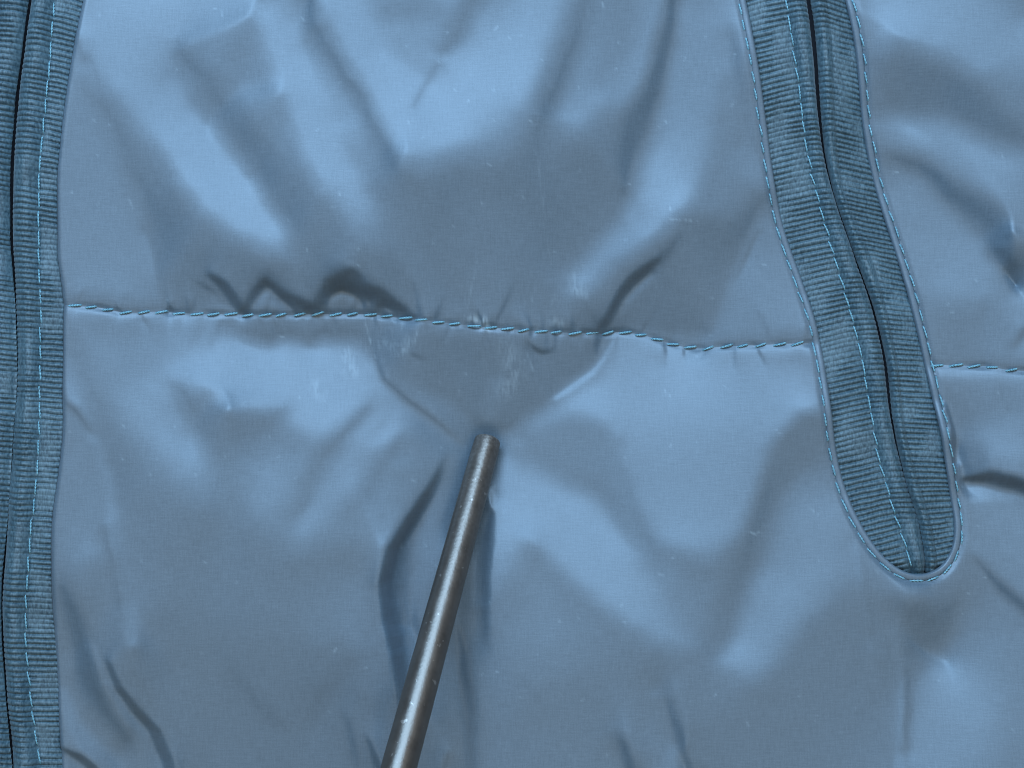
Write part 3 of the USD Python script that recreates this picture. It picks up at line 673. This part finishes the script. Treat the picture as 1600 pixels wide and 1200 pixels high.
# ------------------------------------------------------------------ stitches: two-ply thread, each one dipping into the cloth
def stitch(p0, p1, r, sink, turns, seed, arch=1.0):
    rg = np.random.default_rng(seed)
    p0, p1 = np.asarray(p0), np.asarray(p1)
    t = np.linspace(0, 1, 13)
    C = p0 + (p1 - p0) * t[:, None]
    C[:, 2] += arch * r * 1.1 * np.sin(np.pi * t) ** .6 - sink * (np.clip(np.abs(t - .5) - .36, 0, 1) / .14) ** 1.6
    ax = (p1 - p0) / np.linalg.norm(p1 - p0)
    n = np.array((0, 0, 1.0)); n -= ax * n.dot(ax); n /= np.linalg.norm(n); b = np.cross(ax, n)
    vs, fs, k = [], [], 0
    a0 = rg.uniform(0, 6.28)
    taper = 0.55 + 0.45 * np.sin(np.pi * np.clip(t, .02, .98)) ** .5
    for ply in (0, np.pi):
        ang = a0 + ply + turns * 2 * np.pi * t
        cen = C + (np.cos(ang)[:, None] * n + np.sin(ang)[:, None] * b) * (r * .52 * taper)[:, None]
        th = np.arange(6) / 6 * 2 * np.pi
        ring = cen[:, None] + (np.cos(th)[None, :, None] * n + np.sin(th)[None, :, None] * b) * (r * .62 * taper)[:, None, None]
        i = np.arange(13 * 6).reshape(13, 6) + k
        a, bb, c, d = i[:-1], np.roll(i[:-1], -1, 1), np.roll(i[1:], -1, 1), i[1:]
        fs += [np.stack([a, bb, c], -1).reshape(-1, 3), np.stack([a, c, d], -1).reshape(-1, 3)]
        vs.append(ring.reshape(-1, 3)); k += 78
    return np.concatenate(vs), np.concatenate(fs)

COUNT = {}
def put_stitch(parent, p0, p1, r, sink, turns, arch=1.0, name='stitch'):
    k = COUNT.get((parent, name), 0); COUNT[(parent, name)] = k + 1
    v, f = stitch(p0, p1, r, sink, turns, 1000 + sum(COUNT.values()), arch)
    define(f'{parent}/{name}' + (f'_{k:03d}' if k else ''), v, f, M_THREAD, 70)

def run(parent, q, pitch, length, r, sink, turns, z, slant=0.0, arch=1.0, seed=0, start=0.0):
    rg = np.random.default_rng(seed)
    Ls = np.concatenate([[0], np.cumsum(np.hypot(*np.diff(q, axis=0).T))])
    at = lambda s: np.array([np.interp(s, Ls, q[:, 0]), np.interp(s, Ls, q[:, 1])])
    s = start
    while s + length < Ls[-1]:
        ln = length * rg.uniform(.84, 1.08)
        a, b = at(s), at(s + ln)
        t = (b - a) / np.linalg.norm(b - a); n = np.array((-t[1], t[0]))
        a = a + n * (slant + rg.normal(0, .7)); b = b - n * (slant + rg.normal(0, .7))
        za, zb_ = z(*a), z(*b)
        put_stitch(parent, world(*a, za), world(*b, zb_), r, sink, turns, arch)
        s += pitch * rg.uniform(.96, 1.05)

zc = lambda x, y: float(height(x, y)) + .00006
run(P_UP, np.stack([np.arange(102, 1284, 2.0), seam_y(np.arange(102, 1284, 2.0))], 1), 27.2, 23.0, 1.9e-4, 5e-4, 3.0, zc, 2.4, 1.0, 5)
run(P_UP, np.stack([np.arange(1461, 1700, 2.0), seam_y(np.arange(1461, 1700, 2.0))], 1), 28.0, 23.5, 1.9e-4, 5e-4, 3.0, zc, 2.2, 1.0, 6)
sl = op + on * 11.5
m = (sl[:, 1] > -140)
zlip = lambda x, y: float(height(x, y)) + .00010
run('/World/jacket/pocket_edge', sl[m], 27.5, 23.5, 1.5e-4, 4.5e-4, 2.2, zlip, 0.8, .4, 7)
yy = np.arange(-120, 888, 2.0)
zr = lambda x, y: float(height(x, y, h0)) - .00085 + .00012
run('/World/jacket/pocket_ribbon', np.stack([WELT_STITCH(yy), yy], 1), 28, 25.5, 1.35e-4, 3.0e-4, 2.6, zr, .9, .6, 8)
yy = np.arange(-120, 1320, 2.0)
zp = lambda x, y: float(lowp(np.array(x), np.array(y))) + .00014
run('/World/jacket/placket_ribbon', np.stack([PLACKET_STITCH(yy), yy], 1), 30, 27.0, 1.4e-4, 3.0e-4, 2.6, zp, .9, .6, 9)

# ------------------------------------------------------------------ the rod pressed into the cloth
def rod():
    UsdGeom.Xform.Define(stage, '/World/rod')
    tag('/World/rod', label='worn dark grey rod pressing its blunt tip into the blue nylon', category='rod')
    zB = 0.019
    k = 1 - zB / CAM_H
    B = np.array(((623 - 800) * MM * k, (600 - 1200) * MM * k, zB))
    T = np.array(((761.5 - 800) * MM, (600 - 689) * MM, float(height(762, 689)) + 0.0012))
    ax = (B - T) / np.linalg.norm(B - T); Ln = np.linalg.norm(B - T) * 2.2
    n = np.array((0, 0, 1.0)); n -= ax * n.dot(ax); n /= np.linalg.norm(n); b = np.cross(ax, n)
    def lathe(st, closed, seed, wear):
        th = np.arange(48) / 48 * 2 * np.pi
        V = []
        for s, r in st:
            rr = r * (1 + 0.006 * (meshkit.noise(np.stack([np.cos(th) * 2 + 9, np.sin(th) * 2 + 9, th * 0 + s * 700], -1), seed) - .5) * 2)
            V.append(T + ax * s + (np.cos(th)[:, None] * n + np.sin(th)[:, None] * b) * rr[:, None])
        V = np.stack(V); r_ = len(V)
        i = np.arange(r_ * 48).reshape(r_, 48)
        a, bb, c, d = i[:-1], np.roll(i[:-1], -1, 1), np.roll(i[1:], -1, 1), i[1:]
        f = np.concatenate([np.stack([a, bb, c], -1).reshape(-1, 3), np.stack([a, c, d], -1).reshape(-1, 3)])
        V = V.reshape(-1, 3)
        W = np.repeat(np.array(wear), 48)
        if closed:
            f = np.concatenate([f, [[r_ * 48, i[0, (q + 1) % 48], i[0, q]] for q in range(48)]]); V = np.vstack([V, T + ax * st[0][0]]); W = np.append(W, .3)
        if trimesh.Trimesh(V, f, process=False).face_normals[:, 2].dot(np.sign((V[f].mean(1) - T - ((V[f].mean(1) - T) @ ax)[:, None] * ax) @ np.array((0, 0, 1.0)))) < 0: f = f[:, ::-1]
        return V, f, W
    R = lambda s: 0.00213 + (0.00262 - 0.00213) * np.clip(s / np.linalg.norm(B - T), 0, 1.2)
    def part(path, st, closed, seed, wear):
        V, f, W = lathe(st, closed, seed, wear)
        m_ = define(path, V, f, M_ROD, 40)
        if len(m_.GetPointsAttr().Get()) == len(W):
            UsdGeom.PrimvarsAPI(m_).CreatePrimvar('wear', Sdf.ValueTypeNames.FloatArray, 'vertex').Set(Vt.FloatArray.FromNumpy(W.astype(np.float32)))
    sh = np.linspace(0.0016, Ln, 120)
    part('/World/rod/shaft', [(s, R(s)) for s in sh], False, 3, [0.25 * np.exp(-s / .02) for s in sh])
    tp = [(0.0, .00168), (0.00004, .00186), (0.00016, .00200), (0.0004, .00209), (0.0016, R(.0016))]
    part('/World/rod/tip', tp, True, 3, [.9, .95, .8, .45, .25])
    tag('/World/rod/tip', label='rounded tip with its coating rubbed pale')
rod()
